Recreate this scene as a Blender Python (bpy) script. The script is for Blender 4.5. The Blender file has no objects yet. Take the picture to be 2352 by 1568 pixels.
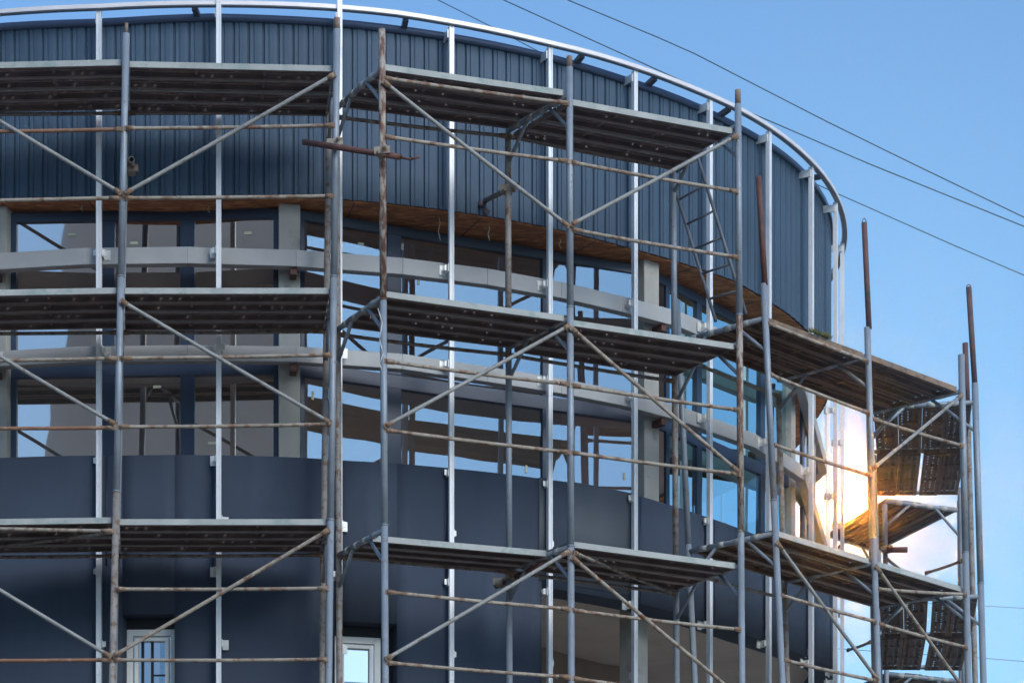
import bpy, math, random
from mathutils import Vector, noise
random.seed(7)
S = bpy.context.scene
col = S.collection
R = math.radians

# ------------------------------------------------------------------ camera, sky, sun, exposure
EYE = 1.6
F = 6550.0; CX = 1176.0; YH = 3000.0            # survey of the photograph: focal length, centre line, horizon
cam_d = bpy.data.cameras.new("camera"); cam = bpy.data.objects.new("camera", cam_d); col.objects.link(cam)
cam.location = (0, 0, EYE); cam.rotation_euler = (R(90), 0, 0)
cam_d.sensor_width = 36; cam_d.lens = F/2352*36
cam_d.shift_y = (YH-784)/2352
cam_d.clip_start = 0.5; cam_d.clip_end = 6000
S.camera = cam

SUN_DIR = Vector((0.70, -1.0, 0.80)).normalized()     # towards the sun: behind the camera, right
w = bpy.data.worlds.new("World"); S.world = w; w.use_nodes = True
nt = w.node_tree; nt.nodes.clear()
N = nt.nodes.new; L = nt.links.new
out = N('ShaderNodeOutputWorld'); bg = N('ShaderNodeBackground'); sky = N('ShaderNodeTexSky')
sky.sky_type = 'NISHITA'; sky.sun_disc = False
sky.sun_elevation = math.asin(SUN_DIR.z)
sky.sun_rotation = math.atan2(SUN_DIR.x, SUN_DIR.y)
sky.air_density = 1.0; sky.dust_density = 0.8; sky.ozone_density = 1.6; sky.altitude = 100
bg.inputs['Strength'].default_value = 0.14
# sun flare by the building's right edge, added to the sky as glow
tc = N('ShaderNodeTexCoord'); dt = N('ShaderNodeVectorMath'); dt.operation = 'DOT_PRODUCT'
nm = N('ShaderNodeVectorMath'); nm.operation = 'NORMALIZE'
L(tc.outputs['Generated'], nm.inputs[0]); L(nm.outputs[0], dt.inputs[0])
g = Vector(((1946-CX)/F, 1.0, (YH-1165)/F)).normalized(); dt.inputs[1].default_value = g
def lobe(width_deg, strength, colr):
    m = N('ShaderNodeMath'); m.operation = 'SUBTRACT'; m.inputs[0].default_value = 1.0; L(dt.outputs['Value'], m.inputs[1])
    k = 1.0/(1-math.cos(R(width_deg)))
    m2 = N('ShaderNodeMath'); m2.operation = 'MULTIPLY'; m2.inputs[1].default_value = -k; L(m.outputs[0], m2.inputs[0])
    m3 = N('ShaderNodeMath'); m3.operation = 'EXPONENT'; L(m2.outputs[0], m3.inputs[0])
    m4 = N('ShaderNodeVectorMath'); m4.operation = 'SCALE'; m4.inputs[0].default_value = [c*strength for c in colr]
    L(m3.outputs[0], m4.inputs['Scale'])
    return m4.outputs[0]
acc = sky.outputs[0]
tint = N('ShaderNodeVectorMath'); tint.operation = 'MULTIPLY'; tint.inputs[1].default_value = (.96, 1.26, 1.45)
L(acc, tint.inputs[0]); acc = tint.outputs[0]
for wd, st, cc in ((0.14, 19000, (1, .34, .035)), (8.0, .34, (1.0, 1.6, .5))):
    a = N('ShaderNodeVectorMath'); a.operation = 'ADD'
    L(acc, a.inputs[0]); L(lobe(wd, st, cc), a.inputs[1]); acc = a.outputs[0]
L(acc, bg.inputs['Color']); L(bg.outputs[0], out.inputs['Surface'])
sd = bpy.data.lights.new("sun", 'SUN'); so = bpy.data.objects.new("sun", sd); col.objects.link(so)
sd.energy = 2.1; sd.angle = R(28); sd.color = (1.0, 0.97, 0.95)
so.rotation_euler = SUN_DIR.to_track_quat('Z', 'Y').to_euler()
S.view_settings.view_transform = 'Standard'; S.view_settings.look = 'None'
S.view_settings.exposure = 0.14; S.view_settings.gamma = 1
S.view_settings.use_curve_mapping = False
S.cycles.max_bounces = 6; S.cycles.transparent_max_bounces = 16

# ------------------------------------------------------------------ helpers
def P(x, y, Y):
    return Vector(((x-CX)/F*Y, Y, EYE+(YH-y)/F*Y))
def H(x, Yd): return (x-CX)/F*Yd
class MB:
    def __init__(s): s.v = []; s.f = []; s.m = []; s.s = []; s.uv = {}
    def face(s, idx, mat=0, smooth=False, uv=None):
        s.f.append(tuple(idx)); s.m.append(mat); s.s.append(smooth)
        if uv: s.uv[len(s.f)-1] = uv
    def tube(s, p0, p1, r, n=12, mat=0, cap=True, r1=None):
        p0 = Vector(p0); p1 = Vector(p1); d = (p1-p0)
        if d.length < 1e-6: return s
        d.normalize(); u = d.orthogonal().normalized(); v = d.cross(u)
        if r1 is None: r1 = r
        b = len(s.v)
        for p, rr in ((p0, r), (p1, r1)):
            for i in range(n):
                a = 2*math.pi*i/n; s.v.append(p+(u*math.cos(a)+v*math.sin(a))*rr)
        for i in range(n):
            j = (i+1) % n; s.face((b+i, b+j, b+n+j, b+n+i), mat, True)
        if cap:
            s.face([b+i for i in range(n)][::-1], mat); s.face([b+n+i for i in range(n)], mat)
        return s
    def path(s, pts, r, n=10, mat=0):
        for a, b in zip(pts[:-1], pts[1:]): s.tube(a, b, r, n, mat)
        return s
    def pipe(s, p0, p1, r, t=.006, n=14, mat=0):     # open ended pipe
        p0 = Vector(p0); p1 = Vector(p1); d = (p1-p0).normalized(); u = d.orthogonal().normalized(); v = d.cross(u)
        b = len(s.v)
        for p, rr in ((p0, r), (p1, r), (p0, r-t), (p1, r-t)):
            for i in range(n):
                a = 2*math.pi*i/n; s.v.append(p+(u*math.cos(a)+v*math.sin(a))*rr)
        for i in range(n):
            j = (i+1) % n
            s.face((b+i, b+j, b+n+j, b+n+i), mat, True); s.face((b+2*n+j, b+2*n+i, b+3*n+i, b+3*n+j), mat, True)
            s.face((b+i, b+2*n+i, b+2*n+j, b+j), mat); s.face((b+n+j, b+3*n+j, b+3*n+i, b+n+i), mat)
        return s
    def hexa(s, c, mat=0):                           # 8 corners: bottom 4 (ccw), top 4
        b = len(s.v); s.v += [Vector(p) for p in c]
        for q in ((3, 2, 1, 0), (4, 5, 6, 7), (0, 1, 5, 4), (1, 2, 6, 5), (2, 3, 7, 6), (3, 0, 4, 7)):
            s.face([b+i for i in q], mat)
        return s
    def bar(s, p0, p1, wd, ht, up=(0, 0, 1), mat=0):  # box along p0-p1, wd sideways, ht along up
        p0 = Vector(p0); p1 = Vector(p1); d = (p1-p0).normalized(); side = d.cross(Vector(up)).normalized(); u = side.cross(d).normalized()
        a = side*wd/2; h = u*ht/2
        return s.hexa([p0-a-h, p0+a-h, p1+a-h, p1-a-h, p0-a+h, p0+a+h, p1+a+h, p1-a+h], mat)
    def slab(s, a, b, off, z0, z1, mat=0):           # vertical slab on plan points a-b, thickness vector off
        a = Vector((a[0], a[1], 0)); b = Vector((b[0], b[1], 0)); o = Vector((off[0], off[1], 0)); A = Vector((0, 0, z0)); B = Vector((0, 0, z1))
        return s.hexa([a+A, b+A, b+o+A, a+o+A, a+B, b+B, b+o+B, a+o+B], mat)
    def build(s, name, mats, parent=None, bevel=0):
        me = bpy.data.meshes.new(name)
        me.from_pydata([tuple(v) for v in s.v], [], s.f)
        if not isinstance(mats, (list, tuple)): mats = [mats]
        for m in mats: me.materials.append(m)
        me.polygons.foreach_set('material_index', s.m); me.polygons.foreach_set('use_smooth', s.s)
        if s.uv:
            uvl = me.uv_layers.new(name='UVMap')
            for fi, uv in s.uv.items():
                for li, c in zip(me.polygons[fi].loop_indices, uv): uvl.data[li].uv = c
        me.update()
        o = bpy.data.objects.new(name, me); col.objects.link(o)
        if parent: o.parent = parent
        if bevel:
            b = o.modifiers.new('bevel', 'BEVEL'); b.width = bevel; b.segments = 2; b.limit_method = 'ANGLE'
        return o
def tag(o, label, cat=None, group=None, kind=None):
    if label: o['label'] = label
    if cat: o['category'] = cat
    if group: o['group'] = group
    if kind: o['kind'] = kind
    return o
def empty(name, label, cat, group=None):
    o = bpy.data.objects.new(name, None); col.objects.link(o); o.empty_display_size = .2
    return tag(o, label, cat, group)

# ------------------------------------------------------------------ materials
def mat(name, base, rough=.6, metal=0, var=.15, scale=6, spots=None, spot_amt=.5, spot_scale=9, bump=.0, spec=.5, stretch=None):
    m = bpy.data.materials.new(name); m.use_nodes = True; t = m.node_tree; n = t.nodes; bs = n['Principled BSDF']
    bs.inputs['Roughness'].default_value = rough; bs.inputs['Metallic'].default_value = metal
    bs.inputs['Specular IOR Level'].default_value = spec
    tc = n.new('ShaderNodeTexCoord'); src = tc.outputs['Object']
    if stretch:
        mp = n.new('ShaderNodeMapping'); mp.inputs['Scale'].default_value = stretch; t.links.new(src, mp.inputs[0]); src = mp.outputs[0]
    nz = n.new('ShaderNodeTexNoise'); nz.inputs['Scale'].default_value = scale; nz.inputs['Detail'].default_value = 5
    t.links.new(src, nz.inputs['Vector'])
    cr = n.new('ShaderNodeValToRGB'); cr.color_ramp.elements[0].position = .3; cr.color_ramp.elements[1].position = .7
    cr.color_ramp.elements[0].color = [c*(1-var) for c in base]+[1]; cr.color_ramp.elements[1].color = [min(1, c*(1+var)) for c in base]+[1]
    t.links.new(nz.outputs['Fac'], cr.inputs[0]); c_out = cr.outputs[0]
    if spots:
        n2 = n.new('ShaderNodeTexNoise'); n2.inputs['Scale'].default_value = spot_scale; n2.inputs['Detail'].default_value = 8; n2.inputs['Roughness'].default_value = .7
        t.links.new(src, n2.inputs['Vector'])
        r2 = n.new('ShaderNodeValToRGB'); r2.color_ramp.elements[0].position = 1-spot_amt-.04; r2.color_ramp.elements[1].position = 1-spot_amt+.06
        t.links.new(n2.outputs['Fac'], r2.inputs[0])
        mx = n.new('ShaderNodeMix'); mx.data_type = 'RGBA'; mx.inputs[7].default_value = list(spots)+[1]
        t.links.new(r2.outputs[0], mx.inputs[0]); t.links.new(c_out, mx.inputs[6]); c_out = mx.outputs[2]
    t.links.new(c_out, bs.inputs['Base Color'])
    if bump:
        bp = n.new('ShaderNodeBump'); bp.inputs['Strength'].default_value = bump; bp.inputs['Distance'].default_value = .01
        t.links.new(nz.outputs['Fac'], bp.inputs['Height']); t.links.new(bp.outputs[0], bs.inputs['Normal'])
    return m
M = {}
M['tube'] = mat('grey_painted_tube', (.235, .265, .30), .5, .15, .14, 5, (.17, .13, .10), .37, 14)
M['rust_dull'] = mat('dull_rust', (.19, .115, .07), .8, 0, .25, 12, (.27, .22, .17), .46, 20)
M['tube_dirty'] = mat('dirty_tube', (.24, .22, .20), .7, .1, .2, 9, (.14, .075, .045), .46, 16)
M['tube_rustflake'] = mat('flaking_rusty_tube', (.34, .30, .25), .75, 0, .2, 14, (.13, .055, .035), .52, 22, stretch=(1, 1, .35))
M['rust_pipe'] = mat('rust_brown_pipe', (.13, .055, .043), .75, .1, .25, 8, (.075, .04, .035), .45, 12)
M['ledger'] = mat('mortar_stained_ledger', (.30, .26, .21), .75, 0, .2, 9, (.17, .085, .05), .46, 12)
M['ledger_rust'] = mat('rusty_ledger', (.24, .12, .07), .75, 0, .25, 9, (.33, .28, .22), .4, 12)
M['brace'] = mat('grey_brace', (.27, .265, .25), .65, .1, .15, 9, (.14, .10, .07), .4, 15)
M['lip'] = mat('plank_edge_paint', (.36, .37, .35), .7, 0, .12, 4, (.24, .30, .28), .44, 7, stretch=(1, 1, 1))
M['lip_brown'] = mat('muddy_plank_edge', (.22, .15, .10), .8, 0, .2, 5, (.12, .08, .06), .45, 9)
M['alu'] = mat('white_aluminium_rail', (.74, .74, .75), .45, .15, .07, 2.5, (.60, .61, .63), .42, 3.5, stretch=(1, 1, .4))
M['ring'] = mat('ring_paint', (.74, .68, .67), .5, .2, .06, 3)
M['bracket'] = mat('zinc_bracket', (.72, .71, .68), .4, .3, .12, 20)
M['strut'] = mat('dark_strut', (.07, .055, .06), .6, .2)
M['coping'] = mat('navy_coping', (.045, .065, .12), .4, .2, .05, 3)
M['clad'] = mat('slate_ribbed_cladding', (.050, .084, .126), .62, .0, .12, 1.2, spec=.3)
M['fascia'] = mat('dark_smooth_panel', (.047, .061, .088), .85, 0, .12, .9, (.058, .076, .106), .42, 1.6, spec=.2, stretch=(1, 1, .35))
M['beam'] = mat('primed_steel_beam', (.37, .37, .365), .6, .1, .08, 3, (.30, .17, .10), .29, 5)
M['column'] = mat('concrete_column', (.35, .34, .31), .8, 0, .10, 4, (.26, .24, .21), .38, 5, bump=.15)
M['wframe'] = mat('dark_blue_window_frame', (.022, .037, .070), .4, 0, .05, 2)
M['wframe_white'] = mat('pale_window_frame', (.78, .77, .73), .5, 0, .05, 2)
M['black'] = mat('dark_reveal_and_reflection', (.012, .012, .015), .8)
M['beige'] = mat('beige_plaster', (.50, .44, .38), .9, 0, .08, 1.5, (.42, .37, .32), .4, 2.5)
M['inside'] = mat('interior_plaster', (.60, .48, .41), .9, 0, .1, 1.0)
M['roof'] = mat('roof_membrane', (.10, .10, .11), .9)
M['sticker'] = mat('sticker', (.62, .60, .45), .7)
M['cable'] = mat('cable', (.06, .07, .09), .8)
M['ladder'] = mat('ladder_paint', (.13, .14, .16), .6, .2)
M['weed'] = mat('weed', (.12, .12, .03), .9)
M['ground'] = mat('dusty_ground', (.27, .22, .18), .95, 0, .2, .4, (.20, .17, .13), .45, .8)
M['tan'] = mat('tan_render', (.80, .62, .52), .9, 0, .1, .3)
M['palewall'] = mat('pale_wall', (.62, .66, .74), .9, 0, .05, .3)

# oriented strand board
def osb():
    m = bpy.data.materials.new('strand_board'); m.use_nodes = True; t = m.node_tree; n = t.nodes; bs = n['Principled BSDF']; bs.inputs['Roughness'].default_value = .8
    tc = n.new('ShaderNodeTexCoord'); mp = n.new('ShaderNodeMapping'); mp.inputs['Scale'].default_value = (5, 13, 1); mp.inputs['Rotation'].default_value = (0, 0, .25)
    vo = n.new('ShaderNodeTexVoronoi'); vo.inputs['Scale'].default_value = 2.2; vo.inputs['Randomness'].default_value = 1
    t.links.new(tc.outputs['Object'], mp.inputs[0]); t.links.new(mp.outputs[0], vo.inputs['Vector'])
    sep = n.new('ShaderNodeSeparateColor'); t.links.new(vo.outputs['Color'], sep.inputs[0])
    cr = n.new('ShaderNodeValToRGB'); e = cr.color_ramp.elements
    e[0].color = (.28, .11, .045, 1); e[1].color = (.60, .27, .11, 1); x = e.new(.55); x.color = (.40, .155, .06, 1)
    t.links.new(sep.outputs[0], cr.inputs[0]); t.links.new(cr.outputs[0], bs.inputs['Base Color'])
    return m
M['osb'] = osb()
# perforated plank sheet (holes run in rows along the plank, laid out in the plank's own metres)
def sheet(name, base, dense):
    m = mat(name, base, .8, .1, .3, 3, (base[0]*.5, base[1]*.5, base[2]*.5), .45, 5)
    t = m.node_tree; n = t.nodes; bs = n['Principled BSDF']; mo = n['Material Output']
    uv = n.new('ShaderNodeUVMap'); uv.uv_map = 'UVMap'; sp = n.new('ShaderNodeSeparateXYZ'); t.links.new(uv.outputs[0], sp.inputs[0])
    def mth(op, a, b=None, c=None):
        q = n.new('ShaderNodeMath'); q.operation = op
        for i, v in enumerate((a, b, c)):
            if v is None: continue
            if isinstance(v, (int, float)): q.inputs[i].default_value = v
            else: t.links.new(v, q.inputs[i])
        return q.outputs[0]
    pu, pv = (.085, .075) if not dense else (.095, .06)
    cu = mth('DIVIDE', sp.outputs[0], pu); cv = mth('DIVIDE', sp.outputs[1], pv)
    iv = mth('FLOOR', cv); cu = mth('ADD', cu, mth('MULTIPLY', iv, .5)); iu = mth('FLOOR', cu)
    fu = mth('MULTIPLY', mth('SUBTRACT', mth('FRACT', cu), .5), pu); fv = mth('MULTIPLY', mth('SUBTRACT', mth('FRACT', cv), .5), pv)
    d = mth('SQRT', mth('ADD', mth('MULTIPLY', fu, fu), mth('MULTIPLY', fv, fv)))
    cb = n.new('ShaderNodeCombineXYZ'); t.links.new(iu, cb.inputs[0]); t.links.new(iv, cb.inputs[1])
    wn = n.new('ShaderNodeTexWhiteNoise'); wn.noise_dimensions = '2D'; t.links.new(cb.outputs[0], wn.inputs['Vector'])
    keep = mth('LESS_THAN', wn.outputs['Value'], .62 if dense else .26)
    hole = mth('MULTIPLY', mth('LESS_THAN', d, .0095 if dense else .009), keep)
    tr = n.new('ShaderNodeBsdfTransparent'); mx = n.new('ShaderNodeMixShader')
    t.links.new(hole, mx.inputs[0]); t.links.new(bs.outputs[0], mx.inputs[1]); t.links.new(tr.outputs[0], mx.inputs[2]); t.links.new(mx.outputs[0], mo.inputs['Surface'])
    return m
M['sheet'] = sheet('perforated_sheet_dark', (.27, .19, .17), False)
M['sheet_brown'] = sheet('perforated_sheet_brown', (.22, .14, .095), False)
M['sheet_holes'] = sheet('perforated_sheet_many_holes', (.20, .14, .11), True)
M['rib'] = mat('plank_rib', (.22, .17, .15), .8, .1, .3, 6)
M['rib_brown'] = mat('plank_rib_brown', (.19, .12, .08), .8, .1, .3, 6)
def glass(name, tintc, refl, rcol):
    m = bpy.data.materials.new(name); m.use_nodes = True; t = m.node_tree; n = t.nodes; mo = n['Material Output']; n.remove(n['Principled BSDF'])
    tr = n.new('ShaderNodeBsdfTransparent'); tr.inputs[0].default_value = list(tintc)+[1]
    gl = n.new('ShaderNodeBsdfGlossy'); gl.inputs['Roughness'].default_value = .012; gl.inputs['Color'].default_value = list(rcol)+[1]
    tc = n.new('ShaderNodeTexCoord'); nz = n.new('ShaderNodeTexNoise'); nz.inputs['Scale'].default_value = 1.3; nz.inputs['Detail'].default_value = 1
    bp = n.new('ShaderNodeBump'); bp.inputs['Strength'].default_value = .05; bp.inputs['Distance'].default_value = .05
    t.links.new(tc.outputs['Object'], nz.inputs[0]); t.links.new(nz.outputs[0], bp.inputs['Height']); t.links.new(bp.outputs[0], gl.inputs['Normal'])
    fr = n.new('ShaderNodeFresnel'); fr.inputs[0].default_value = 1.5
    ad = n.new('ShaderNodeMath'); ad.operation = 'ADD'; ad.use_clamp = True; ad.inputs[1].default_value = refl; t.links.new(fr.outputs[0], ad.inputs[0])
    mx = n.new('ShaderNodeMixShader'); t.links.new(ad.outputs[0], mx.inputs[0]); t.links.new(tr.outputs[0], mx.inputs[1]); t.links.new(gl.outputs[0], mx.inputs[2])
    t.links.new(mx.outputs[0], mo.inputs['Surface'])
    return m
M['glass'] = glass('coated_window_glass', (.95, .84, .76), .25, (.50, .73, .95))
M['glass_clear'] = glass('pale_window_glass', (.4, .45, .5), .42, (1, .97, .97))
M['glass_warm'] = glass('tan_reflection_glass', (.4, .38, .36), .55, (1, .90, .84))  # warmth of the reflected tan block put into the glass colour
M['glass_cyan'] = glass('sky_reflection_glass', (.2, .32, .42), .62, (.66, .95, 1))  # cyan of the reflected sky put into the glass colour

# ------------------------------------------------------------------ plan of the round building
XC, YC, R0 = -2.946, 33.0, 6.829
CF = (.0665, -.0525, .0064, -.015)
def rad(a):
    a = max(-1.0, min(1.6, a))
    return R0*(1+CF[0]*a*a+CF[1]*a**3+CF[2]*a**4+CF[3]*a)
def pl(a, d, z=0.0):
    r = rad(a)-d
    return Vector((XC+r*math.sin(a), YC-r*math.cos(a), z))
def nrm(a): return Vector((math.sin(a), -math.cos(a), 0))
def ang(x, d):                                  # bearing of the point seen at survey column x
    s = (x-CX)/F; best = None; prev = None; a = -.9
    while a < 1.75:
        p = pl(a, d); g_ = p.x-s*p.y
        if prev is not None and prev[1] < 0 <= g_: return prev[0]+(a-prev[0])*(-prev[1])/(g_-prev[1])
        if best is None or g_ > best[1]: best = (a, g_)
        prev = (a, g_); a += .004
    return best[0]
class Band:                                     # height of a horizontal line as measured along the wall
    def __init__(s, tab, d):
        s.t = []
        for x, y in tab:
            a = ang(x, d); Y = pl(a, d).y; s.t.append((a, EYE+(YH-y)/F*Y))
        s.t.sort()
    def __call__(s, a):
        t = s.t
        if a <= t[0][0]: return t[0][1]
        if a >= t[-1][0]: return t[-1][1]
        for (a0, z0), (a1, z1) in zip(t[:-1], t[1:]):
            if a0 <= a <= a1: return z0+(z1-z0)*(a-a0)/max(1e-6, a1-a0)
D_CLAD, D_FAS, D_BEAM, D_COL, D_GL = .15, .08, .10, .27, .34
b_ring = Band([(0,36),(230,23.7),(502,16),(774,25),(894,36),(1037,59),(1252.6,105),(1360,131),(1594,212),(1687,253),(1759,294),(1858,373),(1913.5,445)], 0)
b_ctop = Band([(0,56),(240,46),(480,34),(600,37),(780,47),(1037,80),(1252,124),(1430,177),(1594,237),(1690,285),(1790,345),(1865,415),(1905,490)], D_CLAD)
b_cbot = Band([(0,458),(400,455),(786,457),(1037,484),(1252,520),(1430,565),(1593,612),(1687,644.7),(1773,695),(1820,727)], D_CLAD)
b_b1 = Band([(0,579),(413,566),(739,576.6),(786,582),(940,593),(1163,623),(1324,654),(1468,690),(1529,706),(1593.5,724),(1626,742)], D_BEAM)
b_b2 = Band([(0,804),(427,792),(739,797),(894,808),(1163,849),(1468,905),(1593,942),(1695,972),(1788,1030),(1878,1098)], D_BEAM)
b_sill = Band([(0,1051),(287,1045.5),(682,1050),(789,1057),(894,1063),(1037,1075),(1252.6,1100),(1324,1109),(1460.7,1136),(1539.7,1159.6),(1612,1183),(1694.6,1211.6)], D_FAS)
b_soff = Band([(1245,1348),(1508,1394.6),(1572,1412.6),(1723,1461),(1788,1482.6),(1867,1513),(1920,1540)], D_FAS)
A_END = 2.7; A_BEG = -.95
def arange(a0, a1, n): return [a0+(a1-a0)*i/n for i in range(n+1)]
def shell(mb, a0, a1, zb, zt, d0, d1, n=60, m=0):
    "closed curved slab between offsets d0 (outside) and d1 (inside)"
    b = len(mb.v); A = arange(a0, a1, n)
    f0 = zb if callable(zb) else (lambda a: zb); f1 = zt if callable(zt) else (lambda a: zt)
    for a in A: mb.v += [pl(a, d0, f0(a)), pl(a, d1, f0(a)), pl(a, d1, f1(a)), pl(a, d0, f1(a))]
    for i in range(n):
        k = b+4*i
        mb.face((k, k+4, k+7, k+3), m, True); mb.face((k+1, k+2, k+6, k+5), m, True)
        mb.face((k+3, k+7, k+6, k+2), m); mb.face((k, k+1, k+5, k+4), m)
    mb.face((b, b+3, b+2, b+1), m); k = b+4*n; mb.face((k, k+1, k+2, k+3), m)

bld = empty('round_building', 'round building under construction with slate blue ribbed top band and dark panels', 'building')

# ribbed cladding: trapezoid ribs follow the curve
mb = MB(); A = []; a = A_BEG; per = .14/R0
prof = ((0, 0), (.05, .020), (.13, .020), (.19, 0), (.37, .001), (.40, .008), (.45, .008), (.49, 0), (.80, -.002))
while a < A_END:
    for t, dd in prof: A.append((a+t*per, dd))
    a += per
b = 0
for a, dd in A: mb.v += [pl(a, D_CLAD+dd, b_cbot(a)), pl(a, D_CLAD+dd, b_ctop(a)-.02)]
for i in range(len(A)-1): mb.face((2*i, 2*i+2, 2*i+3, 2*i+1))
mb.build('cladding', M['clad'], bld)
mb = MB(); shell(mb, A_BEG, A_END, lambda a: b_ctop(a)-.065, lambda a: b_ctop(a), D_CLAD-.025, D_CLAD+.25, 90)
mb.build('coping', M['coping'], bld)
mb = MB(); shell(mb, A_BEG, A_END, lambda a: b_cbot(a)-.012, lambda a: b_cbot(a)+.012, D_CLAD+.024, .75, 90)
mb.build('soffit', M['osb'], bld)
for k in range(11):                                 # open seams between the soffit boards
    a = -.52+k*.186; z = lambda q: b_cbot(q)-.016
    mb = MB(); q = [pl(a, D_CLAD+.03, z(a)), pl(a+.0016, D_CLAD+.03, z(a)), pl(a+.0016, .74, z(a)), pl(a, .74, z(a))]
    mb.hexa(q+[v+Vector((0, 0, .003)) for v in q]); mb.build('soffit_seam', M['strut'], bld)
for x, y, l in ((1008, 530, .22), (1122, 575, .16), (1285, 610, .10), (478, 478, .07), (655, 480, .06), (187, 478, .06)):
    a = ang(x, .3); p = pl(a, .3, b_cbot(a)-.014); mb = MB()
    mb.path([p, p+Vector((.012, 0, -l*.3)), p+Vector((-.006, 0, -l*.6)), p+Vector((.014, 0, -l))], .003, 5); mb.build('loose_strand', M['sticker'], bld)
# roof + upper inner wall
mb = MB(); mb.v = [pl(a, .45, b_ctop(a)-.35) for a in arange(A_BEG, A_END, 60)]; mb.face(range(len(mb.v))); mb.build('roof', M['roof'], bld)
mb = MB(); shell(mb, A_BEG, A_END, lambda a: b_cbot(a)+.03, lambda a: b_ctop(a)-.1, .24, .44, 70); mb.build('parapet_wall', M['inside'], bld)

# lower wall with window openings, then fascia over the entrance
xw = ((281, 401, 1410), (769, 912, 1424))
wins = []
for x0, x1, y in xw:
    a0, a1 = ang(x0, D_FAS), ang(x1, D_FAS); wins.append((a0, a1, P(0, y, pl(a0, D_FAS).y).z))
aE = ang(1244, D_FAS)
mb = MB(); TH = .30
shell(mb, A_BEG, wins[0][0], 0, b_sill, D_FAS, D_FAS+TH, 24)
shell(mb, wins[0][0], wins[0][1], wins[0][2], b_sill, D_FAS, D_FAS+TH, 4)
shell(mb, wins[0][0], wins[0][1], 0, wins[0][2]-2.1, D_FAS, D_FAS+TH, 4)
shell(mb, wins[0][1], wins[1][0], 0, b_sill, D_FAS, D_FAS+TH, 12)
shell(mb, wins[1][0], wins[1][1], wins[1][2], b_sill, D_FAS, D_FAS+TH, 4)
shell(mb, wins[1][0], wins[1][1], 0, wins[1][2]-2.1, D_FAS, D_FAS+TH, 4)
shell(mb, wins[1][1], aE, 0, b_sill, D_FAS, D_FAS+TH, 12)
shell(mb, aE, A_END, b_soff, b_sill, D_FAS, D_FAS+TH, 70)
mb.build('wall', M['fascia'], bld)
# separate smooth panels standing slightly proud near the joints
for x0, x1, yb in ((1237, 1262, 0), (1303, 1452, 0)):
    a0, a1 = ang(x0, D_FAS), ang(x1, D_FAS); mb = MB()
    shell(mb, a0, a1, lambda a: b_soff(a)+.06, lambda a: b_sill(a)+.004, D_FAS-.008, D_FAS-.001, 8)
    tag(mb.build('panel', mat('lighter_panel', (.066, .078, .095), .65, 0, .14, 1.2), bld), 'slightly lighter dusty grey panel')
# panel joints as thin recess-dark strips
for x in (243, 487, 1022, 1470, 1640, 1765):
    a0 = ang(x, D_FAS); mb = MB(); shell(mb, a0, a0+.0022, lambda a: b_soff(aE) if a < aE else b_soff(a)+.01, lambda a: b_sill(a)-.01, D_FAS-.004, D_FAS-.0005, 1)
    mb.build('joint_strip', M['wframe'], bld)
# entrance recess: ceiling, inner wall, side
zs = lambda a: b_soff(a)+.18
mb = MB(); shell(mb, aE, A_END, zs, lambda a: zs(a)+.1, D_FAS+TH+.002, 2.9, 40); mb.build('porch_ceiling', M['beige'], bld)
mb = MB(); shell(mb, aE-.03, A_END, 0, lambda a: zs(a)-.003, 2.5, 2.7, 40)
p0 = pl(aE, D_FAS+TH+.003); p1 = pl(aE-.03, 2.5); mb.slab(p0, p1, (-.2, .0), 0, zs(aE)-.003); mb.build('porch_wall', M['beige'], bld)
zd = pl(aE, D_FAS); 
# upper floor: slab, interior wall, ceiling
mb = MB(); shell(mb, A_BEG, A_END, lambda a: b_sill(a)-.45, lambda a: b_sill(a)-.25, D_FAS+TH+.004, 3.4, 50); mb.build('floor_slab', M['inside'], bld)
mb = MB(); shell(mb, A_BEG, A_END, lambda a: b_sill(a)-.24, lambda a: b_cbot(a)+.05, 3.2, 3.35, 50); mb.build('interior_wall', M['inside'], bld)
mb = MB(); shell(mb, A_BEG, A_END, lambda a: b_cbot(a)+.03, lambda a: b_cbot(a)+.12, .76, 3.2, 50); mb.build('interior_ceiling', M['inside'], bld)

# concrete columns
colx = (-8, 665, 1497, 1834, 1884)
cang = [ang(x, D_COL) for x in colx]
cang.append(1.85)
for k, a in enumerate(cang):
    nn = nrm(a); c = pl(a, D_COL+.1); t = Vector((-nn.y, nn.x, 0))
    zb = b_sill(a)-.2; mb = MB(); w1 = .1 if k < 3 else .045
    w2 = .10 if k < 3 else .07
    q = [c-t*w2+nn*w1, c+t*w2+nn*w1, c+t*w2-nn*w1, c-t*w2-nn*w1]
    low = 0 if k in (2,) else zb
    if k == 2:
        q2 = [v-nn*.16 for v in q]
        mb.hexa([v+Vector((0, 0, 0)) for v in q2]+[v+Vector((0, 0, zs(a)-.004)) for v in q2])
    mb.hexa([v+Vector((0, 0, zb)) for v in q]+[v+Vector((0, 0, b_cbot(a)-.014)) for v in q])
    o = mb.build('column', M['column'], bld, .006)
    # bearing stubs for the beams
    for bb in (b_b1, b_b2) if k < 3 else ():
        z = bb(a)-.16-.03; s_ = MB(); s_.bar(c+nn*.02+t*.03+Vector((0, 0, z)), c+nn*.24+t*.03+Vector((0, 0, z)), .06, .06); s_.build('beam_stub', M['rust_pipe'], o)

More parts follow.
